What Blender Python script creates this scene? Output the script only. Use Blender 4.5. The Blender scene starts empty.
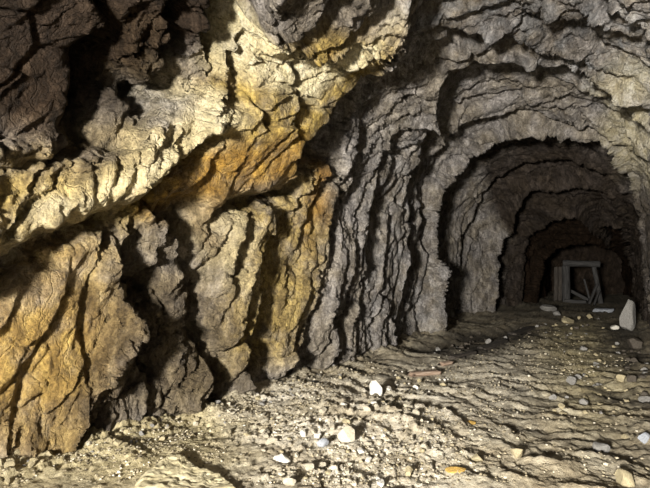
import bpy, math, random
import numpy as np

C = bpy.context.scene.collection
RND = random.Random(11)

# ------------------------------------------------------------------ numpy noise
_prs = np.random.RandomState(5)
_perm = _prs.permutation(256)
_perm = np.concatenate([_perm, _perm, _perm])
_grad = _prs.normal(size=(256, 3)); _grad /= np.linalg.norm(_grad, axis=1)[:, None]

def perlin(p):
    p = np.asarray(p, dtype=np.float64)
    i = np.floor(p).astype(np.int64); f = p - i; i &= 255
    u = f * f * f * (f * (f * 6 - 15) + 10)
    out = 0
    for dx in (0, 1):
        wx = u[..., 0] if dx else 1 - u[..., 0]
        for dy in (0, 1):
            wy = u[..., 1] if dy else 1 - u[..., 1]
            for dz in (0, 1):
                wz = u[..., 2] if dz else 1 - u[..., 2]
                h = _perm[_perm[_perm[(i[..., 0] + dx) & 255] + ((i[..., 1] + dy) & 255)] + ((i[..., 2] + dz) & 255)]
                g = _grad[h & 255]
                out = out + wx * wy * wz * (g[..., 0] * (f[..., 0] - dx) + g[..., 1] * (f[..., 1] - dy) + g[..., 2] * (f[..., 2] - dz))
    return out * 1.5

def fbm(p, octv=4, gain=0.5, lac=2.03):
    a, s, o = 1.0, 0, 0
    p = np.asarray(p)
    for k in range(octv):
        o = o + a * perlin(p * (lac ** k) + 17.3 * k); s += a; a *= gain
    return o / s

def ridged(p, octv=3, gain=0.5):
    a, s, o = 1.0, 0, 0
    for k in range(octv):
        o = o + a * (1 - np.abs(perlin(p * (2.03 ** k) + 9.1 * k)) * 2); s += a; a *= gain
    return o / s

def P3(a, b, c=0.0):
    a = np.asarray(a, float); return np.stack([a, np.broadcast_to(b, a.shape), np.broadcast_to(c, a.shape)], -1)

def sstep(a, b, x):
    t = np.clip((x - a) / (b - a), 0, 1); return t * t * (3 - 2 * t)

# ------------------------------------------------------------------ camera
F = 510.0
YAW = math.radians(27.0); PITCH = math.atan((262 - 244) / F)
CAMZ = 1.5
cam_d = bpy.data.cameras.new('camera'); cam_d.sensor_width = 36; cam_d.lens = F / 650 * 36
cam_d.clip_start = 0.05; cam_d.clip_end = 200
cam = bpy.data.objects.new('camera', cam_d); C.objects.link(cam)
cam.location = (0, 0, CAMZ); cam.rotation_euler = (math.pi / 2 + PITCH, 0, YAW)
bpy.context.scene.camera = cam
_f = np.array([-math.sin(YAW) * math.cos(PITCH), math.cos(YAW) * math.cos(PITCH), math.sin(PITCH)])
_r = np.array([math.cos(YAW), math.sin(YAW), 0]); _u = np.cross(_r, _f)
def project(p):
    q = p - np.array([0, 0, CAMZ]); z = q @ _f
    zz = np.where(z > 0.05, z, 0.05)
    return np.where(z > 0.05, 325 + F * (q @ _r) / zz, -9e3), np.where(z > 0.05, 244 - F * (q @ _u) / zz, -9e3), z
def ray(px, py):
    return _f * F + _r * (px - 325) + _u * (244 - py)
def on_floor(px, py, z=0.0):
    d = ray(px, py); t = (z - CAMZ) / d[2]; return d[0] * t, d[1] * t

# ------------------------------------------------------------------ tunnel base shape
TY = np.array([-3.0, 0.0, 2.5, 5.0, 8.0, 10.5, 13.0, 16.0, 19.5, 27.0])
TL = np.array([-5.0, -4.68, -4.18, -3.66, -3.5, -3.5, -3.3, -2.95, -1.9, -1.5])
TR = np.array([ 1.5,  1.45, 1.4, 1.3, 1.25, 1.25, 1.25, 1.35, 1.55, 1.7])
TT = np.array([ 4.3, 4.4, 4.5, 4.65, 4.6, 4.45, 4.25, 3.4, 2.7, 2.5])
def smooth_interp(y, ys, vs):
    m = np.gradient(vs, ys)
    k = np.clip(np.searchsorted(ys, y) - 1, 0, len(ys) - 2)
    h = ys[k + 1] - ys[k]; t = np.clip((y - ys[k]) / h, 0, 1)
    return ((2*t**3-3*t**2+1)*vs[k] + (t**3-2*t**2+t)*h*m[k] + (-2*t**3+3*t**2)*vs[k+1] + (t**3-t**2)*h*m[k+1])
ZC = 1.5
def base_surface(y, w):
    """y metres along the adit, w in -1..1 round the section: -1 left foot, 0 crown, 1 right foot"""
    xl, xr, zt = smooth_interp(y, TY, TL), smooth_interp(y, TY, TR), smooth_interp(y, TY, TT)
    zc = np.minimum(ZC, zt * 0.45)
    a = (xr - xl) / 2; xc = (xr + xl) / 2; b = zt - zc
    aw = np.abs(w)
    th = np.clip(1 - aw / 0.72, 0, 1) * (math.pi / 2)          # 0 spring line, pi/2 crown
    n = 2.7
    ca = np.cos(th) ** (2 / n); sa = np.sin(th) ** (2 / n)
    lo = np.clip((aw - 0.72) / 0.28, 0, 1)
    x = xc + np.sign(w) * a * ca
    z = zc + b * sa - lo * (zc + 0.45)
    x = x + np.sign(w) * lo * lo * (-0.05)
    return np.stack([x, y, z], -1)
def base_normal(y, w):
    e = 2e-3
    dy = base_surface(y + e, w) - base_surface(y - e, w)
    w1 = np.clip(w + e, -1, 1); w0 = np.clip(w - e, -1, 1)
    dw = base_surface(y, w1) - base_surface(y, w0)
    n = np.cross(dw, dy); n /= np.linalg.norm(n, axis=-1)[..., None] + 1e-12
    inward = np.stack([smooth_interp(y, TY, (TL + TR) / 2), y, np.full_like(y, 1.4)], -1) - base_surface(y, w)
    return n * np.sign((n * inward).sum(-1))[..., None]
WS = 5.6                                                       # metres of wall per unit of w

# lookup from a sighted feature to its spot (y, w) on the wall, allowing for how far the rock stands proud there
_gy, _gw = np.meshgrid(1.0 * 1.0045 ** np.arange(0, 720), np.linspace(-1, 1, 561), indexing='ij')
_gb = base_surface(_gy, _gw); _gn = base_normal(_gy, _gw)
_lv = {}
def at(px, py, d=0.0):
    k = round(d / 0.1)
    if k not in _lv:
        X, Y, Z = project(_gb + _gn * (k * 0.1)); _lv[k] = (X, Y)
    X, Y = _lv[k]
    q = (X - px) ** 2 + (Y - py) ** 2
    i = int(np.argmin(q)); i = np.unravel_index(i, q.shape)
    return float(_gy[i]), float(_gw[i]) * WS

# ------------------------------------------------------------------ sampling grid of the rock surface
def rows():
    ys = [-3.0]
    while ys[-1] < 1.2: ys.append(ys[-1] + 0.12)
    while ys[-1] < 26.5:
        y = ys[-1]; ys.append(y + max(0.014, 0.0042 * y if y < 8 else 0.0034 * y))
    return np.array(ys)
GY = rows()
def wcols():
    l = np.linspace(-1, -0.34, 330); c = np.linspace(-0.34, 0.45, 250)[1:]; r = np.linspace(0.45, 1, 130)[1:]
    return np.concatenate([l, c, r]), 329, 329 + 249
GW, JL, JR = wcols()
Yg, Wg = np.meshgrid(GY, GW, indexing='ij')
B = base_surface(Yg, Wg); N = base_normal(Yg, Wg)
Ug = Wg * WS
# warped coordinates so that edges of blocks run jagged
wp = 0.10 * fbm(B * 1.3, 3) ; wq = 0.10 * fbm(B * 1.3 + 40, 3)
wp2 = 0.045 * fbm(B * 5.0 + 11, 2); wq2 = 0.045 * fbm(B * 5.0 + 71, 2)
Yw = Yg + wp + wp2; Uw = Ug + wq + wq2

def poly_dist(y, u, pts):
    """signed distance to a polygon (negative inside)"""
    n = len(pts); d = np.full(y.shape, 1e9); inside = np.zeros(y.shape, bool)
    for k in range(n):
        ay, au = pts[k]; by, bu = pts[(k + 1) % n]
        ey, eu = by - ay, bu - au
        t = np.clip(((y - ay) * ey + (u - au) * eu) / (ey * ey + eu * eu + 1e-12), 0, 1)
        d = np.minimum(d, (y - ay - t * ey) ** 2 + (u - au - t * eu) ** 2)
        c = (au > u) != (bu > u)
        xi = ay + (u - au) / (bu - au + 1e-12) * ey
        inside ^= c & (y < xi)
    d = np.sqrt(d); return np.where(inside, -d, d)

H = np.zeros_like(Yg)
def block(pts, k=4.0, kin=0.0, ease=0.03):
    """a slab of rock standing proud: outline as (px, py, proud)"""
    global H
    q = [at(px, py, d) for px, py, d in pts]
    A = np.array([[1, a - q[0][0], b - q[0][1]] for a, b in q]); dv = np.array([p[2] for p in pts])
    co = np.linalg.lstsq(A.T @ A + np.diag([0, .05, .05]), A.T @ dv, rcond=None)[0]
    plane = co[0] + co[1] * (Yw - q[0][0]) + co[2] * (Uw - q[0][1])
    plane = np.clip(plane, min(dv) - .15, max(dv) + .15)
    ds = poly_dist(Yw, Uw, q)
    f = plane - k * np.maximum(ds, 0) - kin * np.maximum(ds + ease, 0) * (ds < 0)
    H = np.maximum(H, f)

# --- the near left wall, block by block
block([(-60, 300, .60), (0, 272, .6), (70, 228, .56), (100, 226, .54), (122, 290, .48), (112, 350, .38), (62, 440, .32), (-60, 480, .42)], 2.5)
block([(-60, 296, .74), (0, 264, .74), (60, 230, .74), (112, 205, .75), (135, 190, .78), (140, 150, .65), (90, 150, .55), (40, 165, .5), (-60, 190, .5)], 5)
block([(120, 195, .72), (165, 160, .72), (206, 132, .78), (206, 118, .78), (200, 95, .6), (170, 105, .6), (130, 140, .65)], 5)
block([(88, 224, .45), (112, 212, .58), (124, 290, .55), (132, 345, .42), (116, 335, .42)], 4)
block([(114, 224, .55), (132, 180, .7), (158, 168, .65), (140, 205, .6), (126, 230, .55)], 4)
block([(205, 116, .85), (235, 85, .85), (262, 30, .75), (300, 48, .85), (382, 32, .6), (402, 18, .45), (376, 56, .62), (325, 125, .92), (296, 160, .95), (284, 128, .95), (205, 130, .95)], 6)
block([(205, 128, .95), (286, 126, .95), (300, 158, .9), (292, 188, .74), (250, 200, .68), (205, 217, .6), (165, 206, .55), (170, 165, .68)], 5)
block([(150, 262, .30), (166, 262, .34), (184, 335, .34), (170, 348, .30)], 2.5)
block([(184, 236, .34), (199, 230, .38), (205, 300, .36), (193, 312, .33)], 3)
block([(206, 318, .34), (222, 318, .36), (240, 384, .34), (226, 394, .32)], 3)
block([(138, 300, .30), (152, 292, .33), (168, 352, .34), (152, 356, .30)], 3)
block([(134, 228, .5), (155, 218, .58), (178, 226, .55), (172, 250, .5), (150, 258, .5)], 3)
block([(200, 217, .5), (240, 205, .58), (276, 195, .52), (268, 260, .5), (246, 330, .42), (236, 388, .38), (204, 300, .42)], 2.5)
block([(272, 192, .40), (312, 165, .38), (320, 230, .42), (302, 330, .36), (276, 372, .32), (262, 330, .34)], 2.5)
block([(164, 362, .35), (186, 350, .42), (200, 382, .4), (186, 404, .35), (162, 408, .3)], 2)
block([(118, 335, .38), (150, 312, .40), (166, 370, .38), (150, 420, .34), (96, 430, .3)], 2)
block([(-60, 150, .65), (0, 165, .6), (40, 158, .6), (72, 135, .5), (82, 60, .5), (100, 20, .5), (72, -30, .6), (-60, -60, .7)], 5)
block([(80, 150, .3), (110, 100, .3), (128, 110, .35), (130, 150, .4), (90, 165, .4)], 3)
block([(118, -30, .5), (158, -30, .55), (168, 55, .5), (150, 80, .42), (126, 60, .42)], 4)
block([(180, -30, .42), (196, -30, .5), (214, 90, .5), (196, 110, .5)], 3)
block([(262, 26, .8), (285, -40, .8), (410, -40, .42), (400, 14, .45), (372, 26, .65), (335, 46, .8)], 4)
block([(328, 150, .36), (405, 55, .40), (440, 82, .30), (430, 335, .25), (328, 358, .40), (312, 250, .42)], 1.0)

# --- lips of rock that ring the adit, each hiding the foot of the next
LIPS = [
 [(322,340,.0),(320,260,.0),(332,150,.06),(400,42,.25),(450,38,.32),(500,48,.35),(545,62,.35),(590,85,.32),(620,115,.35),(650,165,.35),(668,320,.1)],
 [(392,345,.05),(400,200,.12),(425,120,.25),(445,88,.38),(500,80,.42),(540,82,.42),(580,92,.4),(605,118,.35),(625,160,.3),(640,220,.2),(650,330,.1)],
 [(412,340,.10),(420,240,.18),(440,165,.25),(458,132,.3),(500,126,.3),(560,130,.3),(600,148,.3),(620,190,.22),(632,260,.15),(640,335,.1)],
 [(428,336,.6),(430,240,.65),(445,215,.65),(470,178,.62),(495,158,.62),(520,150,.6),(560,152,.6),(590,160,.6),(606,175,.55),(614,195,.5),(622,250,.35),(629,325,.3)],
 [(463,326,.35),(470,270,.35),(482,225,.3),(505,185,.4),(545,172,.45),(585,176,.45),(608,200,.35),(618,250,.2),(625,320,.15)],
 [(506,316,.8),(511,280,.9),(519,240,.9),(532,205,.7),(550,198,.55),(580,196,.55),(600,208,.45),(612,240,.35),(620,314,.25)],
 [(528,312,.4),(534,262,.45),(545,236,.55),(560,229,.6),(575,228,.6),(595,235,.5),(606,255,.4),(616,310,.3)],
 [(546,306,.4),(550,274,.5),(560,258,.55),(580,251,.55),(600,255,.5),(608,268,.4),(614,307,.3)],
]
ly, la = [], []
for L in LIPS:
    q = [at(a, b, c + .26) for a, b, c in L]
    us = np.array([p[1] for p in q]); ys = np.array([p[0] for p in q]); am = np.array([p[2] for p in L]) * (1 - .55 * sstep(1.6, 3.2, us))
    o = np.argsort(us)
    ly.append(np.interp(GW * WS, us[o], ys[o])); la.append(np.interp(GW * WS, us[o], am[o]))
ly = np.array(ly); la = np.array(la)
for k in range(1, len(ly)): ly[k] = np.maximum(ly[k], ly[k - 1] + 0.35)
jag = 0.34 * fbm(B * 0.8 + 5, 2) 
Yj = Yg + jag
ring = np.zeros_like(Yg)
prev = ly[0] - 2.2
for k in range(len(ly)):
    t = np.clip((Yj - prev[None]) / (ly[k] - prev)[None], 0, 1)
    drop = 1 - np.clip((Yj - ly[k][None]) / (.10 + .016 * Yg), 0, 1)
    m = (Yj >= prev[None])
    ring = np.where(m, np.maximum(ring, la[k][None] * t ** 2.4 * drop), ring)
    prev = ly[k]
H = H + ring

# --- foliation: thin sheets that lean with height, each with a sharp far edge, broken into angular blocks
leftness = sstep(-0.15, -0.45, Wg)
def saw(u, sharp=0.10):
    f = u - np.floor(u)
    return np.where(f < 1 - sharp, f / (1 - sharp), (1 - f) / sharp)
def hash2(i, j, k):
    v = np.sin(i * 127.1 + j * 311.7 + k * 74.7) * 43758.5453
    return v - np.floor(v)
def cells(y, u, sy, su, seed, tilt=.6):
    """broken rock: every cell a flat facet with its own height and tilt; also the distance to the nearest joint"""
    a = y / sy; b = u / su; ia = np.floor(a); ib = np.floor(b)
    d1 = np.full(a.shape, 9.0); d2 = np.full(a.shape, 9.0); h = np.zeros(a.shape)
    for da in (-1, 0, 1):
        for db in (-1, 0, 1):
            ca = ia + da; cb = ib + db
            pa = ca + .1 + .8 * hash2(ca, cb, seed); pb = cb + .1 + .8 * hash2(ca, cb, seed + 1.7)
            ea = a - pa; eb = b - pb; d = ea * ea + eb * eb
            hh = hash2(ca, cb, seed + 3.1) - .5 + tilt * (2 * (hash2(ca, cb, seed + 5.3) - .2) * ea + 2 * (hash2(ca, cb, seed + 7.9) - .5) * eb)
            closer = d < d1
            d2 = np.where(closer, d1, np.minimum(d2, d)); h = np.where(closer, hh, h); d1 = np.where(closer, d, d1)
    return h, np.sqrt(d2) - np.sqrt(d1)
n1 = fbm(B * np.array([.8, .8, .35]) + 3, 3); n3 = fbm(B * np.array([1.3, 1.3, .5]) + 31, 3)
lean = (0.34 + .2 * sstep(.1, .5, Wg)) * (B[..., 2] - 1.2)
amp = 0.55 + 0.9 * np.clip(fbm(B * 0.8 + 60, 2) + .3, 0, 1)
near = sstep(5.6, 4.6, Yg) * leftness
fw = 0.05 * fbm(B * 4.0 + 15, 3); fv = 0.05 * fbm(B * 4.0 + 95, 3)
ys = Yg - lean + .20 * n1 + fw; us = Ug + .25 * n3 + fv
fol = 0.062 * saw((Yg - lean) / 0.75 + 1.9 * n1 + fw / .5) + 0.05 * saw((Yg - lean * 1.2) / 0.33 + 1.6 * n3 + fw / .3 + .3) * (0.7 + n1) + .022 * saw((Yg - lean * 1.1) / .15 + 1.5 * n1 + fw / .2)
def billow(y, u, o=4):
    t = 0; a = 1.0
    for k in range(o):
        t = t + a * np.abs(perlin(P3(y * 2.03 ** k + 7.7 * k, u * 2.03 ** k, 1.3 * k))) ; a *= .52
    return t
calm = np.zeros_like(Yg)
for q_ in ([(-60, 300), (0, 272), (100, 230), (122, 290), (108, 340), (60, 430), (-60, 480)], [(205, 118), (262, 40), (330, 60), (385, 40), (370, 70), (300, 165), (290, 186), (205, 212), (168, 200)], [(-60, -60), (70, -60), (90, 40), (70, 130), (-60, 150)]):
    calm = np.maximum(calm, sstep(.15, -.15, poly_dist(Yg + wp, Ug + wq, [at(a, b, .6) for a, b in q_])))
bil = billow(ys * 1.9, us * .42)
H = H + .24 * bil * (1 - .85 * calm) * (1 - .25 * sstep(5.5, 7, Yg)) * (1 - .55 * sstep(8, 12, Yg))
near = calm
H = H + fol * amp * (1 - .9 * near) * sstep(13, 9.5, Yg)
c1, e1 = cells(ys, us, .55, 1.15, 3.0); c2, e2 = cells(ys, us, .24, .50, 13.0)
mod = .6 + .8 * np.clip(fbm(B * 1.1 + 33, 2) + .4, 0, 1)
far_calm = 1 - .75 * sstep(7.0, 11.0, Yg)
H = H + (0.17 * c1 * (1 - .5 * sstep(8, 12, Yg)) * (1 - .6 * near) + (0.11 * c2 * amp ) * far_calm) * (1 - .35 * near)
H = H - 0.05 * sstep(.10, 0, e1) - 0.022 * sstep(.10, 0, e2) * amp
# --- knobbly wear on top
H = H + 0.10 * fbm(B * 1.1 + 80, 3) * (1 - .6 * calm)
# --- open joints one can follow by eye
def joint(pts, depth, width, d=.5):
    global H
    q = [at(a, b, d) for a, b in pts]; dd = np.full(Yg.shape, 1e9)
    for (ay, au), (by, bu) in zip(q[:-1], q[1:]):
        ey, eu = by - ay, bu - au
        t = np.clip(((Yw - ay) * ey + (Uw - au) * eu) / (ey * ey + eu * eu + 1e-9), 0, 1)
        dd = np.minimum(dd, (Yw - ay - t * ey) ** 2 + (Uw - au - t * eu) ** 2)
    H = H - depth * np.exp(-dd / width ** 2)
joint([(-30, 288), (0, 272), (60, 238), (112, 208)], .45, .07, .6)
joint([(118, 228), (150, 196), (165, 180), (212, 132)], .35, .07, .7)
joint([(160, 207), (205, 219), (250, 204), (296, 188)], .35, .08, .5)
joint([(118, 232), (134, 268), (140, 330), (150, 370)], .25, .09, .3)
joint([(180, 222), (190, 260), (200, 330), (228, 392)], .25, .10, .3)
joint([(268, 195), (270, 260), (250, 330), (240, 385)], .15, .05, .4)
joint([(72, 140), (80, 100), (84, 55), (110, 38)], .35, .09, .5)
joint([(172, -10), (172, 60), (150, 90)], .3, .09, .4)
joint([(240, -10), (236, 40), (216, 95)], .3, .10, .5)
joint([(268, 24), (300, 44), (345, 42), (402, 22)], .15, .04, .9)
joint([(244, 62), (250, 90), (262, 122)], .16, .05, .85)
joint([(303, 55), (303, 90), (297, 126)], .14, .04, .9)
PTS = B + N * H[..., None]
# --- finer breakage, worked on the finished faces and pushed out square to them
def cells3(p, seed, tilt=1.0):
    ip = np.floor(p); d1 = np.full(p.shape[:-1], 9.0); d2 = d1.copy(); h = np.zeros(p.shape[:-1])
    for da in (-1, 0, 1):
        for db in (-1, 0, 1):
            for dc in (-1, 0, 1):
                i, j, k = ip[..., 0] + da, ip[..., 1] + db, ip[..., 2] + dc
                v = np.sin(i * 127.1 + j * 311.7 + k * 74.7 + seed) * 43758.5453
                r0 = v - np.floor(v); r1 = (v * 7.13) % 1.0; r2 = (v * 13.7) % 1.0
                ea = p[..., 0] - i - .1 - .8 * r0; eb = p[..., 1] - j - .1 - .8 * r1; ec = p[..., 2] - k - .1 - .8 * r2
                d = ea * ea + eb * eb + ec * ec
                hh = r0 - .5 + tilt * ((r1 - .5) * ea + (r2 - .5) * eb + ((r0 * 5.3) % 1 - .5) * ec)
                c = d < d1; d2 = np.where(c, d1, np.minimum(d2, d)); h = np.where(c, hh, h); d1 = np.where(c, d, d1)
    return h, np.sqrt(d2) - np.sqrt(d1)
def grid_normals(P):
    n = np.cross(np.gradient(P, axis=1), np.gradient(P, axis=0)); n /= np.linalg.norm(n, axis=-1)[..., None] + 1e-12
    return n * np.sign((n * N).sum(-1))[..., None]
NN = grid_normals(PTS)
seen = (Yg[:, 0] > 1.3)
Q = PTS[seen]; tl_ = (.34 * (Q[..., 2] - 1.2))[..., None] * np.array([0, 1, 0])
Qs = (Q - tl_) * np.array([1, 1, .5]) + .05 * np.stack([fbm(Q * 4 + 5, 2), fbm(Q * 4 + 45, 2), fbm(Q * 4 + 85, 2)], -1)
k3, g3 = cells3(Qs * 7.5, 3.0); k4, g4 = cells3(Qs * 17.0 + 3, 9.0)
D = np.zeros_like(Yg)
D[seen] = (.046 * k3 - .016 * sstep(.12, 0, g3) + .022 * k4) * mod[seen] * (1 - .45 * sstep(5.5, 7.5, Yg[seen])) + .03 * fbm(Q * 4.5 + 21, 3) + .012 * fbm(Q * 13 + 2, 3)
D *= (1 - .6 * calm)
PTS = PTS + NN * D[..., None]

# ------------------------------------------------------------------ where the rock is stained, and where light and shade are painted in
def blob(pts, soft=.3, d=.5):
    q = [at(a, b, d) for a, b in pts]
    return sstep(soft, -soft, poly_dist(Yg + 3.0 * wp, Ug + 3.0 * wq, q))
ochre = np.zeros_like(Yg); pale = np.zeros_like(Yg); rust = np.zeros_like(Yg); dark = np.zeros_like(Yg); blue = np.zeros_like(Yg)
def add(arr, pts, wgt, soft=.3, d=.5): np.maximum(arr, wgt * blob(pts, soft, d), out=arr)
add(ochre, [(-60, 300), (100, 225), (125, 300), (110, 400), (50, 450), (-60, 480)], .78, .35, .4)
add(ochre, [(-60, 170), (60, 160), (205, 110), (262, 30), (405, 20), (385, 70), (300, 185), (200, 220), (110, 230), (-60, 300)], .9, .2, .8)
add(ochre, [(200, 215), (310, 160), (322, 230), (290, 360), (235, 385), (200, 300)], .75, .3, .4)
add(ochre, [(110, 20), (160, 0), (165, 60), (120, 90)], .6, .2, .4)
add(pale, [(0, 230), (60, 200), (130, 150), (205, 115), (190, 140), (120, 195), (30, 250)], .85, .2, .8)
add(pale, [(230, 75), (265, 35), (330, 60), (395, 30), (370, 70), (320, 110), (270, 90)], .95, .15, .9)
add(pale, [(120, 165), (150, 125), (205, 85), (228, 100), (204, 130), (150, 172)], .75, .2, .6)
add(ochre, [(100, 250), (240, 240), (250, 390), (150, 430), (90, 430)], .35, .3, .3)
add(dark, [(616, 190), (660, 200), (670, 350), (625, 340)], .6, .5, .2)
add(pale, [(600, 70), (655, 70), (655, 200), (620, 180)], .5, .4, .2)
add(pale, [(200, 220), (245, 210), (250, 290), (215, 280)], .4, .2, .5)
add(rust, [(165, 206), (205, 140), (290, 135), (300, 180), (205, 217)], .75, .2, .8)
add(rust, [(0, 80), (30, 70), (60, 130), (10, 130)], .7, .3, .5)
add(rust, [(300, 165), (316, 165), (320, 220), (300, 230)], .8, .2, .4)
add(rust, [(-60, 300), (60, 250), (115, 300), (100, 400), (40, 450), (-60, 480)], .38, .4, .4)
add(rust, [(310, 55), (335, 50), (325, 68)], .8, .12, .9)
add(rust, [(60, 300), (110, 300), (100, 380), (60, 370)], .5, .3, .4)
add(dark, [(-60, -60), (258, -60), (225, 45), (165, 80), (115, 118), (60, 150), (-60, 150)], .97, .3, .5)  # dark brown rock, with the shading near the mouth painted in too
add(dark, [(110, 260), (200, 240), (240, 400), (60, 450)], .65, .4, .3)  # brown-black rock, with the deep shade of the recess painted in
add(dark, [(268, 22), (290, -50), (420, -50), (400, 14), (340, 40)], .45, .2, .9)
add(dark, [(425, -60), (605, -60), (600, 48), (540, 62), (440, 32)], .45, .4, .3)  # shade under the lips, painted onto the near roof
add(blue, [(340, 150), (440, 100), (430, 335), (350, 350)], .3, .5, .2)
add(blue, [(380, -50), (655, -50), (655, 220), (600, 100), (400, 20)], .7, .5, .2)  # bluish rock, its tone raised to paint bluish-white highlights
add(dark, [(500, 312), (530, 200), (600, 200), (618, 320)], .6, .8, .2)  # gloom of the deep tunnel painted into the rock colour
np.maximum(dark, .88 * sstep(-.4, 2.6, Yj - (ly[3] + (ly[5] - ly[3]) * sstep(-.12, -.5, GW))[None] - 1.2 * n1) + .17 * sstep(0, .8, Yj - ly[6][None]), out=dark)  # darkness beyond the arch lips, painted as pigment that grows with depth

# ------------------------------------------------------------------ node helpers and materials
def new_mat(name):
    m = bpy.data.materials.new(name); m.use_nodes = True; nt = m.node_tree; nt.nodes.clear()
    out = nt.nodes.new('ShaderNodeOutputMaterial'); b = nt.nodes.new('ShaderNodeBsdfPrincipled')
    nt.links.new(b.outputs[0], out.inputs[0]); return m, nt, b
def nnoise(nt, scale, detail=6, rough=.6, vec=None):
    n = nt.nodes.new('ShaderNodeTexNoise'); n.inputs['Scale'].default_value = scale
    n.inputs['Detail'].default_value = detail; n.inputs['Roughness'].default_value = rough
    if vec: nt.links.new(vec, n.inputs['Vector'])
    return n.outputs['Fac']
def nramp(nt, fac, stops):
    r = nt.nodes.new('ShaderNodeValToRGB'); e = r.color_ramp.elements
    while len(e) < len(stops): e.new(.5)
    for k, (p, c) in enumerate(stops): e[k].position = p; e[k].color = (*c, 1)
    nt.links.new(fac, r.inputs[0]); return r.outputs[0]
def nmix(nt, fac, a, b):
    m = nt.nodes.new('ShaderNodeMix'); m.data_type = 'RGBA'
    for s, i in ((fac, 0), (a, 6), (b, 7)):
        if isinstance(s, (int, float)): m.inputs[i].default_value = s
        elif isinstance(s, tuple): m.inputs[i].default_value = (*s, 1)
        else: nt.links.new(s, m.inputs[i])
    return m.outputs[2]
def nmath(nt, op, a, b=None, clamp=False):
    m = nt.nodes.new('ShaderNodeMath'); m.operation = op; m.use_clamp = clamp
    for k, s in enumerate((a, b)):
        if s is None: continue
        if isinstance(s, (int, float)): m.inputs[k].default_value = s
        else: nt.links.new(s, m.inputs[k])
    return m.outputs[0]
def nattr(nt, name):
    a = nt.nodes.new('ShaderNodeAttribute'); a.attribute_name = name; return a.outputs['Fac']
def nbump(nt, bsdf, hgt, dist, strength=1.0):
    b = nt.nodes.new('ShaderNodeBump'); b.inputs['Distance'].default_value = dist; b.inputs['Strength'].default_value = strength
    nt.links.new(hgt, b.inputs['Height']); nt.links.new(b.outputs[0], bsdf.inputs['Normal'])
def coord(nt, which='Object'):
    return nt.nodes.new('ShaderNodeTexCoord').outputs[which]

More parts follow.
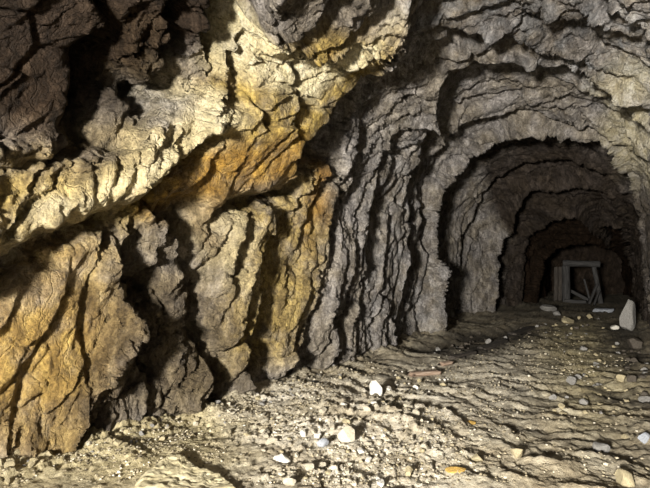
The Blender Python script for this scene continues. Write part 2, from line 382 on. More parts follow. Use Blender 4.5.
def rock_material():
    m, nt, b = new_mat('adit_rock'); v = coord(nt)
    wv = nt.nodes.new('ShaderNodeTexNoise'); wv.inputs['Scale'].default_value = 3.5; wv.inputs['Detail'].default_value = 6; nt.links.new(v, wv.inputs['Vector'])
    ad = nt.nodes.new('ShaderNodeVectorMath'); ad.operation = 'MULTIPLY_ADD'; nt.links.new(wv.outputs['Color'], ad.inputs[0]); ad.inputs[1].default_value = (.3, .3, .3); nt.links.new(v, ad.inputs[2])
    mp = nt.nodes.new('ShaderNodeMapping'); mp.inputs['Scale'].default_value = (1, 1.1, .55); mp.inputs['Rotation'].default_value = (.35, 0, 0); nt.links.new(ad.outputs[0], mp.inputs[0])
    m2 = nt.nodes.new('ShaderNodeMapping'); m2.inputs['Scale'].default_value = (1, 1, .35); m2.inputs['Rotation'].default_value = (.33, 0, 0); nt.links.new(ad.outputs[0], m2.inputs[0])
    nb = nnoise(nt, 1.7, 8, .65, v); nf = nnoise(nt, 7.5, 9, .74, m2.outputs[0]); nm = nnoise(nt, 4.1, 6, .6, v)
    grey = nramp(nt, nf, [(.28, (.022, .020, .018)), (.46, (.185, .170, .160)), (.68, (.50, .465, .44))])
    brown = nramp(nt, nf, [(.28, (.024, .019, .014)), (.48, (.175, .15, .118)), (.7, (.46, .41, .335))])
    base = nmix(nt, nramp(nt, nb, [(.4, (0, 0, 0)), (.6, (1, 1, 1))]), grey, brown)
    blu = nramp(nt, nf, [(.28, (.035, .037, .042)), (.48, (.18, .188, .20)), (.7, (.56, .575, .60))])
    base = nmix(nt, nmath(nt, 'MULTIPLY', nattr(nt, 'blue'), nramp(nt, nm, [(.42, (0, 0, 0)), (.62, (1, 1, 1))])), base, blu)
    och = nramp(nt, nf, [(.28, (.045, .027, .006)), (.47, (.22, .15, .035)), (.62, (.50, .355, .075)), (.78, (.70, .60, .28))])
    lim = nramp(nt, nm, [(.3, (0, 0, 0)), (.55, (1, 1, 1))])
    base = nmix(nt, nmath(nt, 'MULTIPLY', nattr(nt, 'ochre'), nmath(nt, 'ADD', nmath(nt, 'MULTIPLY', lim, .55), .45)), base, och)
    rst = nramp(nt, nf, [(.28, (.04, .018, .004)), (.55, (.30, .15, .018)), (.75, (.52, .31, .05))])
    base = nmix(nt, nmath(nt, 'MULTIPLY', nattr(nt, 'rust'), nmath(nt, 'ADD', nmath(nt, 'MULTIPLY', lim, .5), .5)), base, rst)
    pal = nramp(nt, nf, [(.22, (.22, .17, .08)), (.45, (.66, .58, .36)), (.75, (.88, .83, .66))])
    base = nmix(nt, nmath(nt, 'MULTIPLY', nattr(nt, 'pale'), nmath(nt, 'ADD', nmath(nt, 'MULTIPLY', nramp(nt, nb, [(.35, (0, 0, 0)), (.55, (1, 1, 1))]), .6), .4)), base, pal)
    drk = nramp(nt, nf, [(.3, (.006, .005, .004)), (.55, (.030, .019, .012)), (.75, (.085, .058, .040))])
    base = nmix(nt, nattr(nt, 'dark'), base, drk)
    sp = nramp(nt, nnoise(nt, 38, 5, .7, v), [(.3, (.45, .45, .45)), (.5, (.95, .95, .95)), (.7, (1.25, 1.25, 1.25))])
    mul = nt.nodes.new('ShaderNodeMix'); mul.data_type = 'RGBA'; mul.blend_type = 'MULTIPLY'; mul.inputs[0].default_value = 1
    nt.links.new(base, mul.inputs[6]); nt.links.new(sp, mul.inputs[7]); base = mul.outputs[2]
    nt.links.new(base, b.inputs['Base Color'])
    rr = nramp(nt, nm, [(.3, (.34, .34, .34)), (.7, (.75, .75, .75))]); nt.links.new(rr, b.inputs['Roughness'])
    nt.links.new(nmath(nt, 'SUBTRACT', .28, nmath(nt, 'MULTIPLY', nattr(nt, 'dark'), .22)), b.inputs['Specular IOR Level'])
    def hair(scale, wid):
        vo = nt.nodes.new('ShaderNodeTexVoronoi'); vo.feature = 'DISTANCE_TO_EDGE'; vo.inputs['Scale'].default_value = scale; nt.links.new(mp.outputs[0], vo.inputs['Vector'])
        return nramp(nt, vo.outputs['Distance'], [(0, (0, 0, 0)), (wid, (1, 1, 1))])
    ha, hb = hair(5.5, .045), hair(13, .06)
    h1 = nmath(nt, 'ADD', nmath(nt, 'ADD', nnoise(nt, 24, 8, .7, v), nmath(nt, 'MULTIPLY', ha, .22)), nmath(nt, 'MULTIPLY', hb, .05))
    nbump(nt, b, h1, .06, 1.0)
    return m
ROCK = rock_material()

def grid_mesh(name, P, mat, attrs=None, flip=False):
    ni, nj = P.shape[:2]
    idx = np.arange(ni * nj).reshape(ni, nj)
    q = np.stack([idx[:-1, :-1], idx[1:, :-1], idx[1:, 1:], idx[:-1, 1:]], -1).reshape(-1, 4)
    if flip: q = q[:, ::-1]
    me = bpy.data.meshes.new(name)
    me.vertices.add(ni * nj); me.vertices.foreach_set('co', P.reshape(-1).astype(np.float32))
    me.loops.add(q.size); me.loops.foreach_set('vertex_index', q.reshape(-1).astype(np.int32))
    me.polygons.add(len(q)); me.polygons.foreach_set('loop_start', np.arange(0, q.size, 4, dtype=np.int32))
    me.polygons.foreach_set('use_smooth', np.ones(len(q), bool))
    me.update(calc_edges=True)
    for k, a in (attrs or {}).items():
        at_ = me.attributes.new(k, 'FLOAT', 'POINT'); at_.data.foreach_set('value', a.reshape(-1).astype(np.float32))
    me.materials.append(mat)
    o = bpy.data.objects.new(name, me); C.objects.link(o); return o
def struct(o, label, cat):
    o['kind'] = 'structure'; o['label'] = label; o['category'] = cat; return o
def rock_piece(name, j0, j1):
    sl = (slice(None), slice(j0, j1 + 1))
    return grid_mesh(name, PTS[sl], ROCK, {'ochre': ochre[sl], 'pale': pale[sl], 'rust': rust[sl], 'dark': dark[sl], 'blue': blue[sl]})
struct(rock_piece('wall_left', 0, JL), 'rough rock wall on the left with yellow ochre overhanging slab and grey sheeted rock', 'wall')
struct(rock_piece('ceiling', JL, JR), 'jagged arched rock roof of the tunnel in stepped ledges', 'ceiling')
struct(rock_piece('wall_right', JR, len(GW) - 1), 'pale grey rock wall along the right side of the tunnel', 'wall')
# the face at the very end of the adit
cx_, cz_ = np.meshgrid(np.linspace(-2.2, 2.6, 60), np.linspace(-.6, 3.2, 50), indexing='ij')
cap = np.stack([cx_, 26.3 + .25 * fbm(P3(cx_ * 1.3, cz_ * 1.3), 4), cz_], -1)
struct(grid_mesh('wall_far', cap, ROCK, {'dark': np.full(cap.shape[:2], .95)}), 'dark rock face closing the far end of the tunnel', 'wall')  # dark pigment stands in for the gloom at the far end

# ------------------------------------------------------------------ floor
def wall_x(y, side):                                            # where the finished wall meets the floor
    j = np.argmin(np.abs(B[0, :, 2] * 0 + GW - (-0.93 if side < 0 else 0.93)))
    jj = np.arange(max(0, j - 20), min(len(GW), j + 14)) if side < 0 else np.arange(max(0, j - 6), min(len(GW), j + 9))
    xs = PTS[:, jj, 0].max(1) if side < 0 else PTS[:, jj, 0].min(1)
    return np.interp(y, GY, xs)
HEAP = [on_floor(*q) for q in ((240, 435), (285, 405), (350, 392), (420, 388), (450, 420), (440, 470), (400, 500), (270, 500))]
def floor_h(x, y):
    x = np.asarray(x, float); y = np.asarray(y, float)
    p = P3(x, y)
    h = 0.07 * fbm(p * .7 + 2, 3)
    dl = x - wall_x(y, -1); dr = wall_x(y, 1) - x
    h = h + 0.12 * np.exp(-np.maximum(dl, 0) / .35) * (0.7 + fbm(p * 1.5 + 8, 2)) + .16 * np.exp(-np.maximum(dr, 0) / .35)
    # trampled mud in ridges that run across the view
    a = (x * .35 + y * .94); c = fbm(P3(x * 1.1, y * 1.1) + 50, 3)
    rid = 1 - np.abs(2 * ((a / .42 + 2.2 * c) % 1) - 1)
    far = sstep(3.6, 5.0, y + .45 * (x + 2))
    h = h + far * 0.042 * rid ** 1.5 * (0.6 + fbm(p * .9 + 70, 2)) * 1.4
    h = h + (0.05 * fbm(p * np.array([2.4, 4.2, 1]) + 5, 4) + 0.022 * ridged(p * 8, 3) + .016 * fbm(p * 20, 2)) * (.35 + .65 * far)
    # broken stone: angular bits all over, thick in the pale heap and along the wall foot
    wv = .25 * fbm(p * 1.4 + 4, 3)
    heap = sstep(.45, -.35, poly_dist(x + wv, y + wv, HEAP)) if x.size > 1 else sstep(.45, -.35, poly_dist(np.atleast_1d(x + wv), np.atleast_1d(y + wv), HEAP))
    rub = np.clip(.10 + .75 * heap * np.clip(.55 + 1.3 * fbm(p * 2.3 + 31, 3), 0.1, 1.2) + .8 * np.exp(-np.maximum(dl, 0) / .3) + .5 * np.clip(fbm(p * 1.9 + 66, 3), 0, 1), 0, 1.1)
    ga, gb = cells(x + .04 * fbm(p * 9, 2), y + .04 * fbm(p * 8 + 4, 2), .095, .12, 41.0, 1.1); gc, gd = cells(x, y + .02 * fbm(p * 19, 2), .05, .065, 51.0, 1.0)
    h = h + rub * (.030 * ga + .024 * gc - .012 * sstep(.12, 0, gd))
    # a low berm of broken stone, pale in the middle of the floor
    gx, gy = on_floor(330, 430)
    h = h + 0.07 * np.exp(-((x - gx) ** 2 / .5 + (y - gy) ** 2 / .8))
    # water-cut gutter at the left farther in
    g0, g1 = on_floor(420, 352), on_floor(520, 328)
    t = np.clip(((x - g0[0]) * (g1[0] - g0[0]) + (y - g0[1]) * (g1[1] - g0[1])) / ((g1[0] - g0[0]) ** 2 + (g1[1] - g0[1]) ** 2), 0, 1)
    dg = np.hypot(x - g0[0] - t * (g1[0] - g0[0]), y - g0[1] - t * (g1[1] - g0[1]))
    h = h - 0.10 * np.exp(-(dg / .30) ** 2)
    return h
fy = [-3.0]
while fy[-1] < 26.4:
    y = fy[-1]; fy.append(y + (0.10 if y < 1.6 else max(.017, 0.0011 * y * y)))
fy = np.array(fy); fx = np.concatenate([np.linspace(-5.4, -4.3, 20)[:-1], np.linspace(-4.3, 1.3, 390), np.linspace(1.3, 2.0, 12)[1:]])
FY, FX = np.meshgrid(fy, fx, indexing='ij')
FZ = floor_h(FX, FY)
def fblob(pts, soft=.4):
    q = [on_floor(*p) for p in pts]
    wv = 0.35 * fbm(P3(FX * 1.2, FY * 1.2) + 4, 3)
    return sstep(soft, -soft, poly_dist(FX + wv, FY + wv, q))
fpale = np.maximum(fblob([(230, 400), (330, 385), (420, 380), (470, 400), (430, 500), (280, 500), (250, 440)], .5) * np.clip(.55 + 1.5 * fbm(P3(FX * 1.9, FY * 1.9) + 14, 4), .1, .95), fblob([(400, 365), (520, 345), (560, 400), (480, 430)], .6) * .55)
fwet_dark = np.maximum(fblob([(596, 326), (640, 322), (700, 430), (640, 405), (612, 365)], .4) * 1.0, fblob([(408, 356), (440, 338), (535, 322), (536, 340), (470, 366)], .3) * 1.0)
fwet_dark = np.maximum(fwet_dark, sstep(11, 16, FY) * .6)  # floor also turns darker farther in
fwet_dark = np.maximum(fwet_dark, .5 * fblob([(560, 430), (660, 420), (660, 500), (600, 470)], .4))
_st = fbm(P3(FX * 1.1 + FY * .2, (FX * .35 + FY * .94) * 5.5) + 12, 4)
fwet_dark = np.maximum(fwet_dark, .9 * sstep(-.02, .28, _st) * sstep(4.2, 6.0, FY + .5 * (FX + 2)) * (1 - .6 * fpale))  # darker streaks running with the mud ridges
fochre = np.maximum(fblob([(0, 450), (220, 400), (260, 420), (200, 500), (-40, 500)], .5) * .7, fblob([(540, 330), (600, 320), (640, 400), (600, 440), (540, 400)], .5) * .6)
def floor_material():
    m, nt, b = new_mat('muddy_gravel_floor'); v = coord(nt)
    nf = nnoise(nt, 14, 8, .7, v); nb = nnoise(nt, 2.2, 6, .6, v)
    mud = nramp(nt, nf, [(.25, (.09, .07, .045)), (.5, (.33, .275, .185)), (.75, (.56, .49, .355))])
    mud2 = nramp(nt, nf, [(.25, (.13, .11, .08)), (.5, (.42, .37, .275)), (.75, (.68, .63, .49))])
    base = nmix(nt, nramp(nt, nb, [(.4, (0, 0, 0)), (.6, (1, 1, 1))]), mud, mud2)
    oc = nramp(nt, nf, [(.25, (.17, .135, .06)), (.5, (.46, .39, .21)), (.75, (.70, .62, .39))])
    base = nmix(nt, nattr(nt, 'ochre'), base, oc)
    pa = nramp(nt, nf, [(.25, (.26, .22, .16)), (.45, (.62, .56, .45)), (.7, (.88, .84, .73))])
    base = nmix(nt, nattr(nt, 'pale'), base, pa)
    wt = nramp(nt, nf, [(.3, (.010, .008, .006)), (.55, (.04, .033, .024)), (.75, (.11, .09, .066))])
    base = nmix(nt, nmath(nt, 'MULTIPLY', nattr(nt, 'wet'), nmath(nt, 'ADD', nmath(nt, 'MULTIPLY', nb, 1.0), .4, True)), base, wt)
    nt.links.new(base, b.inputs['Base Color'])
    b.inputs['Roughness'].default_value = .75; b.inputs['Specular IOR Level'].default_value = .35
    nbump(nt, b, nnoise(nt, 26, 8, .75, v), .035, .9)
    return m
FLOORM = floor_material()
struct(grid_mesh('floor', np.stack([FX, FY, FZ], -1), FLOORM, {'pale': fpale, 'wet': fwet_dark, 'ochre': fochre}, flip=True), 'trampled tan mud and gravel floor of the tunnel', 'floor')

# ------------------------------------------------------------------ loose things
import bmesh
from mathutils import Vector, Matrix
def simple_rock_mat(name, stops, rough=.8, scale=18):
    m, nt, b = new_mat(name); v = coord(nt)
    nt.links.new(nramp(nt, nnoise(nt, scale, 7, .7, v), stops), b.inputs['Base Color'])
    b.inputs['Roughness'].default_value = rough; b.inputs['Specular IOR Level'].default_value = .35
    nbump(nt, b, nnoise(nt, scale * 2.2, 7, .7, v), .012, .8); return m
S_PALE = simple_rock_mat('pale_stone', [(.25, (.24, .21, .15)), (.5, (.48, .43, .33)), (.75, (.70, .66, .54))])
S_WHITE = simple_rock_mat('white_stone', [(.25, (.45, .42, .36)), (.5, (.66, .63, .56)), (.75, (.82, .80, .74))])
S_TAN = simple_rock_mat('tan_stone', [(.25, (.14, .11, .06)), (.5, (.40, .34, .21)), (.75, (.60, .53, .36))])
S_GREY = simple_rock_mat('grey_stone', [(.25, (.07, .065, .06)), (.5, (.23, .22, .205)), (.75, (.42, .41, .39))])
S_DARK = simple_rock_mat('dark_stone', [(.25, (.015, .012, .010)), (.5, (.07, .058, .045)), (.75, (.16, .135, .11))], .55)
S_ORANGE = simple_rock_mat('orange_stone', [(.25, (.22, .12, .03)), (.5, (.50, .31, .07)), (.75, (.68, .52, .22))])
S_BLUE = simple_rock_mat('blue_grey_stone', [(.25, (.13, .14, .16)), (.5, (.32, .34, .38)), (.75, (.55, .57, .60))])
def wood_mat(name, c0, c1, c2):
    m, nt, b = new_mat(name); v = coord(nt)
    mp = nt.nodes.new('ShaderNodeMapping'); nt.links.new(v, mp.inputs[0]); mp.inputs['Scale'].default_value = (1.2, 14, 14)
    g = nnoise(nt, 3, 6, .65, mp.outputs[0])
    nt.links.new(nramp(nt, g, [(.3, c0), (.5, c1), (.72, c2)]), b.inputs['Base Color']); b.inputs['Roughness'].default_value = .8
    nbump(nt, b, g, .02, .9); return m
W_GREY = wood_mat('weathered_timber', (.010, .009, .0085), (.04, .038, .037), (.085, .082, .08))
W_RED = wood_mat('splintered_board', (.06, .035, .024), (.22, .15, .105), (.50, .42, .34))
W_DARK = wood_mat('sodden_timber', (.010, .008, .006), (.04, .032, .025), (.10, .082, .065))

def finish(bm, name, mat, parent=None, smooth=False):
    me = bpy.data.meshes.new(name); bm.to_mesh(me); bm.free(); me.materials.append(mat)
    if smooth:
        for p in me.polygons: p.use_smooth = True
    o = bpy.data.objects.new(name, me); C.objects.link(o)
    if parent: o.parent = parent
    return o
def tag(o, label, cat, group=None):
    o['label'] = label; o['category'] = cat
    if group: o['group'] = group
    return o
def stone_mesh(seed, flat=.65, cuts=9, sub=3):
    """a broken stone: a ball chopped by random planes, then roughened; unit half width, rests with z=0 near its base"""
    r = np.random.RandomState(seed); bm = bmesh.new()
    bmesh.ops.create_icosphere(bm, subdivisions=sub, radius=1.0)
    co = np.array([v.co[:] for v in bm.verts])
    for _ in range(cuts):
        n = r.normal(size=3); n /= np.linalg.norm(n); dist = r.uniform(.45, .8)
        k = co @ n; over = np.maximum(k - dist, 0); co = co - over[:, None] * n
    co = co * np.array([1, r.uniform(.65, .95), flat * r.uniform(.8, 1.15)])
    co = co + .05 * np.stack([fbm(co * 2.2 + seed, 3), fbm(co * 2.2 + seed + 50, 3), fbm(co * 2.2 + seed + 90, 3)], -1)
    co[:, 2] -= co[:, 2].min()
    for v, c in zip(bm.verts, co): v.co = c
    return bm
def floor_z(x, y):
    i = min(max(np.searchsorted(fy, y) - 1, 0), len(fy) - 2); j = min(max(np.searchsorted(fx, x) - 1, 0), len(fx) - 2)
    a = (y - fy[i]) / (fy[i + 1] - fy[i]); b = (x - fx[j]) / (fx[j + 1] - fx[j])
    return (FZ[i, j] * (1 - b) + FZ[i, j + 1] * b) * (1 - a) + (FZ[i + 1, j] * (1 - b) + FZ[i + 1, j + 1] * b) * a
from mathutils.bvhtree import BVHTree
def _bvh(name):
    me = bpy.data.objects[name].data
    return BVHTree.FromPolygons([v.co[:] for v in me.vertices], [p.vertices[:] for p in me.polygons])
WALL_BVH = [_bvh('wall_left'), _bvh('wall_right')]
def clear_of_walls(x, y, z, r):
    return all(t.find_nearest((x, y, z), r)[0] is None for t in WALL_BVH)
_variants = {}
PLACED = []
def stone(px, py, size, mat, label, group=None, name='loose_stone', seed=None, flat=.65, rot=None, sink=.12, tall=None, cat='stone', force=False):
    """size is the half width in metres"""
    x, y = on_floor(px, py, .0)
    x, y = on_floor(px, py, floor_z(x, y))
    if not force:
        for (a, b, s) in PLACED:
            if (a - x) ** 2 + (b - y) ** 2 < (1.0 * (s + size)) ** 2: return None
    if not clear_of_walls(x, y, floor_z(x, y) + size * .4, size * 1.1): return None
    PLACED.append((x, y, size))
    key = (mat.name, seed if seed is not None else RND.randrange(9), flat)
    if key not in _variants:
        o = finish(stone_mesh(hash(key[1]) % 9999 + len(_variants) * 7 + 1, flat, sub=4 if size > .09 else 3), name, mat); _variants[key] = o
    else:
        o = _variants[key].copy(); C.objects.link(o); o.name = name
        for k in list(o.keys()): del o[k]
    zz = min(floor_z(x + a * size * .5, y + b * size * .5) for a, b in ((0, 0), (1, 0), (-1, 0), (0, 1), (0, -1)))
    h = (tall if tall else size)
    o.location = (x, y, zz - sink * h * flat)
    o.rotation_euler = (RND.uniform(-.15, .15), RND.uniform(-.15, .15), RND.uniform(0, 6.28) if rot is None else rot)
    o.scale = (size, size, h)
    return tag(o, label, cat, group)
ppm = lambda py: (py - 262) / CAMZ                              # pixels per metre where the floor shows at py

# --- stones one can single out
stone(375, 396, .088, S_WHITE, 'white pointed stone standing upright on the floor, throwing a long shadow', seed=101, tall=.16, rot=.4, flat=.8)
stone(388, 394, .058, S_WHITE, 'small rounded white stone just right of the upright white stone', seed=102, rot=1.2)
stone(349, 384, .05, S_PALE, 'pale rounded stone on smooth mud left of the upright white stone', seed=103)
stone(472, 422, .055, S_ORANGE, 'smaller orange stained stone, farther of the two out on the bare mud', seed=104, flat=.35)
stone(456, 471, .075, S_ORANGE, 'larger orange stained stone at the near edge of the floor', seed=105, flat=.3)
stone(312, 392, .065, S_PALE, 'long pale stone lying between the wall foot and the rubble', seed=106, flat=.5, rot=2.6)
stone(345, 440, .085, S_PALE, 'large blocky pale stone on the crest of the rubble heap', seed=107, flat=.8)
stone(322, 446, .062, S_BLUE, 'blue-grey stone tucked left of the blocky pale stone on the rubble', seed=108)
stone(282, 461, .072, S_WHITE, 'brightest white stone at the near left of the rubble heap', seed=109)
stone(302, 462, .078, S_PALE, 'flat topped pale stone right of the brightest white stone', seed=110, flat=.5)
stone(265, 434, .05, S_PALE, 'pale chip of stone alone on the tan mud near the wall', seed=111)
stone(477, 459, .05, S_TAN, 'rounded tan stone beside the larger orange stone', seed=112, flat=.8)
stone(518, 458, .055, S_TAN, 'rounded tan stone half sunk in the mud at the near right', seed=113, flat=.7)
stone(601, 450, .07, S_GREY, 'grey stone in the dark crease of mud at the lower right', seed=114)
stone(624, 478, .085, S_TAN, 'squarish tan stone at the bottom right corner of the floor', seed=115)
stone(644, 437, .075, S_BLUE, 'bluish stone at the right edge of the floor', seed=116)
stone(604, 313, .30, S_BLUE, 'flat blue-grey slab of rock lying at the far right by the timbers', name='fallen_rock', seed=117, flat=.42, rot=.5, cat='rock')
stone(626, 331, .19, S_GREY, 'tall pale grey rock leaning upright against the right wall far in', name='fallen_rock', seed=118, tall=.45, flat=.95, rot=1.0, cat='rock', sink=.05)
stone(615, 328, .09, S_WHITE, 'white stone at the foot of the upright grey rock', seed=119)
stone(567, 323, .20, S_TAN, 'pale flattish stone in the middle of the floor before the timbers', name='fallen_rock', seed=120, flat=.4, cat='rock')
stone(548, 312, .28, S_GREY, 'long grey rock at the foot of the left wall near the timbers', name='fallen_rock', seed=121, flat=.5, rot=2.2, cat='rock')
stone(557, 316, .12, S_GREY, 'small grey stone just right of the long grey rock far in', seed=122)
stone(590, 318, .13, S_TAN, 'tan stone in front of the flat blue-grey slab', seed=123)
stone(187, 402, .10, S_GREY, 'grey boulder bedded against the foot of the left wall under the dark recess', seed=124, flat=.9)
stone(219, 398, .075, S_GREY, 'grey stone at the wall foot right of the grey boulder', seed=125)
stone(42, 446, .06, S_WHITE, 'small white stone at the wall foot in the lower left corner', seed=126)
stone(635, 345, .16, S_DARK, 'dark stone in the shadowed mud at the foot of the right wall', seed=127)

# --- a tongue of hardened mud, pointed, in the foreground
def mud_slab():
    out = [(128, 500), (140, 482), (158, 470), (173, 459), (184, 464), (202, 475), (226, 480), (246, 500)]
    b = [on_floor(*p) for p in out]; cx = sum(p[0] for p in b) / len(b); cy = sum(p[1] for p in b) / len(b)
    n = 60; ang = np.linspace(0, 2 * np.pi, 220, endpoint=False)
    poly = np.array(b + [b[0]]); seg = np.linspace(0, len(b), 221)[:-1]
    ring_ = np.stack([np.interp(seg, np.arange(len(b) + 1), poly[:, 0]), np.interp(seg, np.arange(len(b) + 1), poly[:, 1])], -1)
    tip = np.array(on_floor(176, 462))
    P = []
    for k in range(40):
        t = k / 39; xy = ring_ * (1 - t) + np.array([cx, cy]) * t
        z = floor_h(xy[:, 0], xy[:, 1])
        rise = .03 * min(1, t * 5) * np.exp(-((xy - tip) ** 2).sum(1) / .10) + .03 * min(1, t * 6)
        z = z + rise - (.03 if k == 0 else 0) + .012 * fbm(P3(xy[:, 0] * 7, xy[:, 1] * 7), 3)
        P.append(np.stack([xy[:, 0] - cx, xy[:, 1] - cy, z], -1))
    P = np.array(P); P = np.concatenate([P, P[:, :1]], 1)
    m, nt, bs = new_mat('hardened_mud'); v = coord(nt)
    nt.links.new(nramp(nt, nnoise(nt, 9, 6, .6, v), [(.3, (.27, .23, .13)), (.55, (.44, .39, .25)), (.75, (.56, .51, .36))]), bs.inputs['Base Color'])
    bs.inputs['Roughness'].default_value = .8; nbump(nt, bs, nnoise(nt, 40, 6, .6, v), .01, .6)
    o = grid_mesh('mud_slab', P, m); o.location = (cx, cy, 0)
    tag(o, 'smooth pointed slab of hardened tan mud at the bottom of the frame left of the rubble', 'mud slab')
mud_slab()

# --- boards lying about
def beam_bm(L, wd, ht, seed, nx=40, rag=.02, round_=.0):
    """a worn baulk along x from 0 to L, with ragged ends and adze-worn edges"""
    bm = bmesh.new(); prof = []
    for k in range(20):
        t = 2 * math.pi * k / 20; e = 2 / (5 if not round_ else 2.2)
        prof.append((math.copysign(abs(math.cos(t)) ** e, math.cos(t)) * wd / 2, math.copysign(abs(math.sin(t)) ** e, math.sin(t)) * ht / 2))
    rings_ = []
    for i in range(nx + 1):
        x = L * i / nx; rr = []
        for k, (a, b) in enumerate(prof):
            q = np.array([[x * 2.0, a * 9 + seed, b * 9]]); f = 1 + .24 * float(fbm(q, 2)[0])
            xx = x
            if i in (0, nx): xx += RND.uniform(-rag, rag)
            rr.append(bm.verts.new((xx, a * f, b * f)))
        rings_.append(rr)
    for i in range(nx):
        for k in range(20):
            bm.faces.new((rings_[i][k], rings_[i][(k + 1) % 20], rings_[i + 1][(k + 1) % 20], rings_[i + 1][k]))
    bm.faces.new(rings_[0][::-1]); bm.faces.new(rings_[-1]); bmesh.ops.recalc_face_normals(bm, faces=bm.faces); return bm
def lay(o, a, b, roll=0):
    a, b = Vector(a), Vector(b); d = (b - a).normalized()
    q = d.to_track_quat('X', 'Z'); o.rotation_mode = 'QUATERNION'; from mathutils import Quaternion
    o.rotation_quaternion = q @ Quaternion((1, 0, 0), roll); o.location = a
def timber(name, a, b, wd, ht, mat, label=None, cat=None, group=None, parent=None, roll=0, rnd=0, rag=.02):
    L = (Vector(b) - Vector(a)).length
    o = finish(beam_bm(L, wd, ht, RND.random() * 50, rag=rag, round_=rnd), name, mat, None, True)
    lay(o, a, b, roll)
    if parent is not None: o.parent = parent; o.location = Vector(a) - parent.location
    if label: tag(o, label, cat, group)
    return o
def board(px0, py0, px1, py1, wd, ht, mat, label, name, lift=.0, roll=0):
    x0, y0 = on_floor(px0, py0); x1, y1 = on_floor(px1, py1)
    z = [floor_z(x0 + (x1 - x0) * t, y0 + (y1 - y0) * t) for t in np.linspace(0, 1, 9)]
    for t in np.linspace(0, 1, 12): PLACED.append((x0 + (x1 - x0) * t, y0 + (y1 - y0) * t, wd * .62 + .02))
    A = np.polyfit(np.linspace(0, 1, 9), z, 1); up = max(0, max(np.array(z) - np.polyval(A, np.linspace(0, 1, 9)))) * .5 + ht * .4 + lift
    timber(name, (x0, y0, np.polyval(A, 0) + up), (x1, y1, np.polyval(A, 1) + up), wd, ht, mat, label, 'board', rag=.05, roll=roll)
board(411, 378, 439, 376, .10, .055, W_RED, 'short reddish splintered board with pale top lying right of the upright white stone', 'splintered_board', .01)
board(452, 362, 474, 356, .10, .045, W_DARK, 'dark sodden board lying nearest in the gutter by the left wall', 'sodden_board', -.01)
board(482, 352, 505, 343, .13, .06, W_DARK, 'dark sodden board farther along the gutter by the left wall', 'sodden_board', -.01, .2)
board(512, 338, 531, 329, .16, .08, W_DARK, 'farthest sodden baulk in the gutter, running into the dark tunnel', 'sodden_baulk', -.01)
board(442, 368, 450, 367, .10, .045, W_RED, 'small pale end of wood beside the nearest sodden board', 'wood_offcut', .02)

# --- rubble in its several beds
def bed(n, pts, smin, smax, mats, label, group, name='rubble_stone'):
    xs = [p[0] for p in pts]; ys = [p[1] for p in pts]; made = tries = 0
    pl = [(float(a), float(b)) for a, b in pts]
    while made < n and tries < n * 30:
        tries += 1
        x = RND.uniform(min(xs), max(xs)); y = RND.uniform(min(ys), max(ys))
        if poly_dist(np.array([x]), np.array([y]), pl)[0] > 0: continue
        s = smin + (smax - smin) * RND.random() ** 2.2
        if stone(x, y, s, RND.choice(mats), label, group, name, flat=RND.choice((.5, .65, .8))): made += 1
bed(85, [(240, 440), (285, 412), (350, 398), (415, 395), (440, 425), (430, 470), (380, 486), (290, 486), (250, 470)], .018, .055, [S_PALE, S_PALE, S_PALE, S_TAN, S_WHITE], 'pale broken stone of the low rubble heap in the middle foreground', 'stones of the middle rubble heap')
bed(50, [(250, 395), (310, 370), (345, 362), (352, 372), (310, 392), (262, 408)], .016, .045, [S_PALE, S_GREY, S_TAN], 'small stone in the pale gravel strip along the grey left wall', 'stones of the gravel strip at the left wall')
bed(60, [(2, 458), (60, 446), (120, 436), (180, 414), (235, 398), (250, 408), (200, 428), (120, 450), (60, 462), (5, 480)], .014, .045, [S_TAN, S_TAN, S_GREY, S_PALE], 'small tan stone crumbled along the foot of the yellow left wall', 'stones along the foot of the yellow wall')
bed(40, [(385, 400), (400, 372), (450, 366), (455, 380), (430, 400)], .02, .05, [S_PALE, S_WHITE, S_TAN], 'pale stone scattered around the splintered board', 'stones around the splintered board')
bed(45, [(540, 380), (560, 335), (600, 330), (625, 360), (640, 430), (600, 440), (545, 410)], .025, .075, [S_TAN, S_TAN, S_GREY], 'tan stone trodden into the mud of the right half of the floor', 'stones in the mud at the right')
bed(26, [(612, 336), (636, 338), (648, 372), (646, 398), (625, 380)], .03, .09, [S_DARK, S_DARK, S_GREY], 'dark stone in the wet shade along the right wall', 'dark stones along the right wall')
bed(40, [(430, 354), (480, 336), (528, 322), (538, 330), (500, 350), (450, 368)], .02, .075, [S_DARK, S_DARK, S_GREY], 'dark wet stone in the gutter beside the left wall', 'dark stones in the gutter')
bed(24, [(530, 330), (548, 314), (600, 318), (606, 332), (560, 340)], .03, .075, [S_TAN, S_GREY, S_DARK], 'small stone on the far floor before the timbers', 'stones on the far floor')

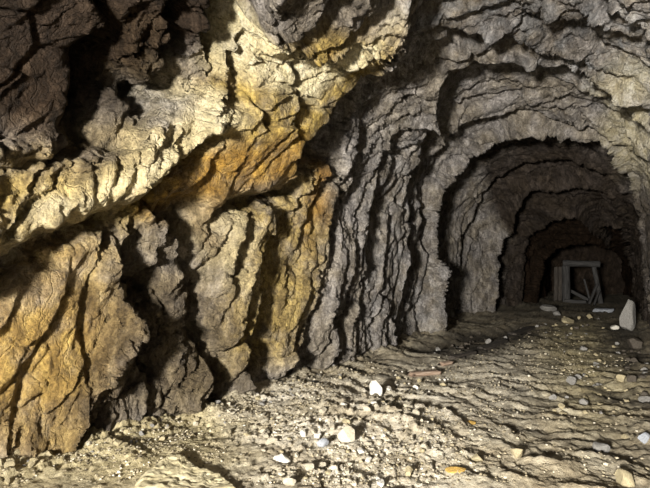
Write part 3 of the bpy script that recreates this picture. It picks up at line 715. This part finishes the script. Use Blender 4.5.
# --- crumbs too many to count
def crumbs():
    r = np.random.RandomState(3); V = []; Fc = []
    base = []
    for s in range(6):
        bm = stone_mesh(500 + s, .7, 7, 1); bm.verts.ensure_lookup_table(); bm.faces.ensure_lookup_table()
        base.append((np.array([v.co[:] for v in bm.verts]), [[v.index for v in f.verts] for f in bm.faces])); bm.free()
    regs = [((0, 455), (250, 392), (262, 418), (0, 500), 2600), ((240, 395), (345, 358), (420, 385), (260, 425), 2600), ((250, 410), (430, 380), (470, 480), (240, 490), 3600), ((0, 440), (640, 400), (650, 488), (0, 488), 3000), ((420, 365), (560, 330), (640, 370), (480, 420), 1500)]
    X = []
    for a, b, c, d, n in regs:
        u, v = r.rand(n, 1), r.rand(n, 1)
        a, b, c, d = map(np.array, (a, b, c, d))
        X.append((a * (1 - u) + b * u) * (1 - v) + (d * (1 - u) + c * u) * v)
    X = np.concatenate(X); off = 0; PA = np.array(PLACED)
    XY = np.array([on_floor(*q) for q in X]); CL = fbm(P3(XY[:, 0] * 1.6, XY[:, 1] * 1.6, 3.0), 2)
    for n_, (px, py) in enumerate(X):
        if py < 322: continue
        x, y = on_floor(px, py); s = r.uniform(.004, .011) * (1 + .09 * y) * (1 + .5 * (r.rand() < .06)); z = floor_z(x, y)
        if x < wall_x(y, -1) + .07 or x > wall_x(y, 1) - .07: continue
        if CL[n_] < r.uniform(-.35, .25): continue
        if not clear_of_walls(x, y, z, s * 2.2): continue
        if (((PA[:, 0] - x) ** 2 + (PA[:, 1] - y) ** 2) < (PA[:, 2] * 1.06 + s * 1.3) ** 2).any(): continue
        v, f = base[r.randint(6)]; t = r.uniform(0, 6.28); cs, sn = math.cos(t), math.sin(t)
        w_ = v * s; w_ = np.stack([w_[:, 0] * cs - w_[:, 1] * sn + x, w_[:, 0] * sn + w_[:, 1] * cs + y, w_[:, 2] + z - s * .25], -1)
        V.append(w_); Fc += [[i + off for i in q] for q in f]; off += len(v)
    me = bpy.data.meshes.new('gravel'); me.from_pydata(np.concatenate(V).tolist(), [], Fc)
    m, nt, bs = new_mat('gravel_crumbs'); g = nt.nodes.new('ShaderNodeNewGeometry')
    nt.links.new(nramp(nt, g.outputs['Random Per Island'], [(0, (.08, .065, .04)), (.5, (.26, .22, .145)), (.85, (.42, .37, .27)), (1, (.62, .58, .48))]), bs.inputs['Base Color']); bs.inputs['Roughness'].default_value = .85
    me.materials.append(m); o = bpy.data.objects.new('gravel', me); C.objects.link(o)
    o['kind'] = 'stuff'; tag(o, 'fine tan and pale gravel strewn over the floor of the tunnel', 'gravel')
crumbs()

# --- timber
def pt(px, py, Y):
    d = ray(px, py); t = Y / d[1]; return np.array([0, 0, CAMZ]) + d * t
YF = 20.4
bl = pt(566, 300, YF); br = pt(601, 300, YF); tl = pt(566, 266, YF); tr = pt(594, 267, YF)
fset = bpy.data.objects.new('timber_set', None); C.objects.link(fset); fset.location = (float(bl[0] + br[0]) / 2, YF, floor_z((bl[0] + br[0]) / 2, YF))
tag(fset, 'grey timber support frame standing at the dark far end of the tunnel', 'timber frame')
zl, zr = floor_z(bl[0], YF), floor_z(br[0], YF)
timber('post', (bl[0], YF, zl - .04), tuple(tl), .26, .26, W_GREY, parent=fset, rnd=1)
timber('post', (br[0], YF, zr - .04), tuple(tr), .15, .16, W_GREY, parent=fset, rnd=1)
ca, cb = pt(563, 267, YF), pt(600, 267, YF); capz = max(tl[2], tr[2]) + .10
timber('cap_beam', (ca[0], YF, capz), (cb[0], YF, capz - .03), .24, .22, W_GREY, parent=fset, rnd=1)
s0, s1 = pt(565, 301, YF - .25), pt(586, 302, YF - .25)
timber('sill', (s0[0], YF - .25, zl + .05), (s1[0], YF - .25, zr + .05), .15, .12, W_GREY, parent=fset)
for q in (555.5, 559.8):
    p = pt(q, 300, YF + .3); t = pt(q, 267, YF + .3)
    timber('lagging_board', (p[0], YF + .3, zl - .02), (t[0] + .02, YF + .3, t[2]), .04, .13, W_DARK, parent=fset)
def fall(px0, py0, px1, py1, Y0, Y1, wd, ht, label):
    a, b = pt(px0, py0, Y0), pt(px1, py1, Y1)
    a[2] = max(a[2], floor_z(a[0], Y0) + ht / 2); b[2] = max(b[2], floor_z(b[0], Y1) + ht / 2)
    timber('fallen_plank', tuple(a), tuple(b), wd, ht, W_GREY, label, 'plank')
fall(571, 291, 588, 300, YF + .6, YF + .5, .10, .12, 'thick plank slanting down inside the timber frame')
fall(584, 279, 590, 302, YF + .9, YF + .9, .07, .07, 'thin broken stick leaning highest inside the timber frame')
fall(589, 304, 597, 284, YF - .5, YF - .3, .09, .07, 'long stick leaning against the right post of the timber frame')
fall(594, 305, 599, 291, YF - .75, YF - .55, .06, .06, 'shortest stick propped in front of the right post of the timber frame')


# ------------------------------------------------------------------ daylight at the mouth behind the camera
w = bpy.data.worlds.new('sky'); bpy.context.scene.world = w; w.use_nodes = True
w.node_tree.nodes['Background'].inputs[0].default_value = (.85, .92, 1.0, 1); w.node_tree.nodes['Background'].inputs[1].default_value = 0.6
def area(name, loc, target, sx, sy, power, col):
    l = bpy.data.lights.new(name, 'AREA'); l.shape = 'RECTANGLE'; l.size = sx; l.size_y = sy; l.energy = power; l.color = col; l.spread = math.radians(100)
    o = bpy.data.objects.new(name, l); C.objects.link(o); o.location = loc
    from mathutils import Vector
    o.rotation_euler = (Vector(target) - Vector(loc)).to_track_quat('-Z', 'Y').to_euler(); return o
area('mouth_daylight', (-.9, -4.5, 1.75), (-.9, 8, 1.7), .85, .65, 1120, (1.0, .95, .86))

sc = bpy.context.scene
sc.view_settings.view_transform = 'Standard'; sc.view_settings.look = 'None'; sc.view_settings.gamma = 1; sc.view_settings.use_curve_mapping = False
sc.view_settings.exposure = -0.12
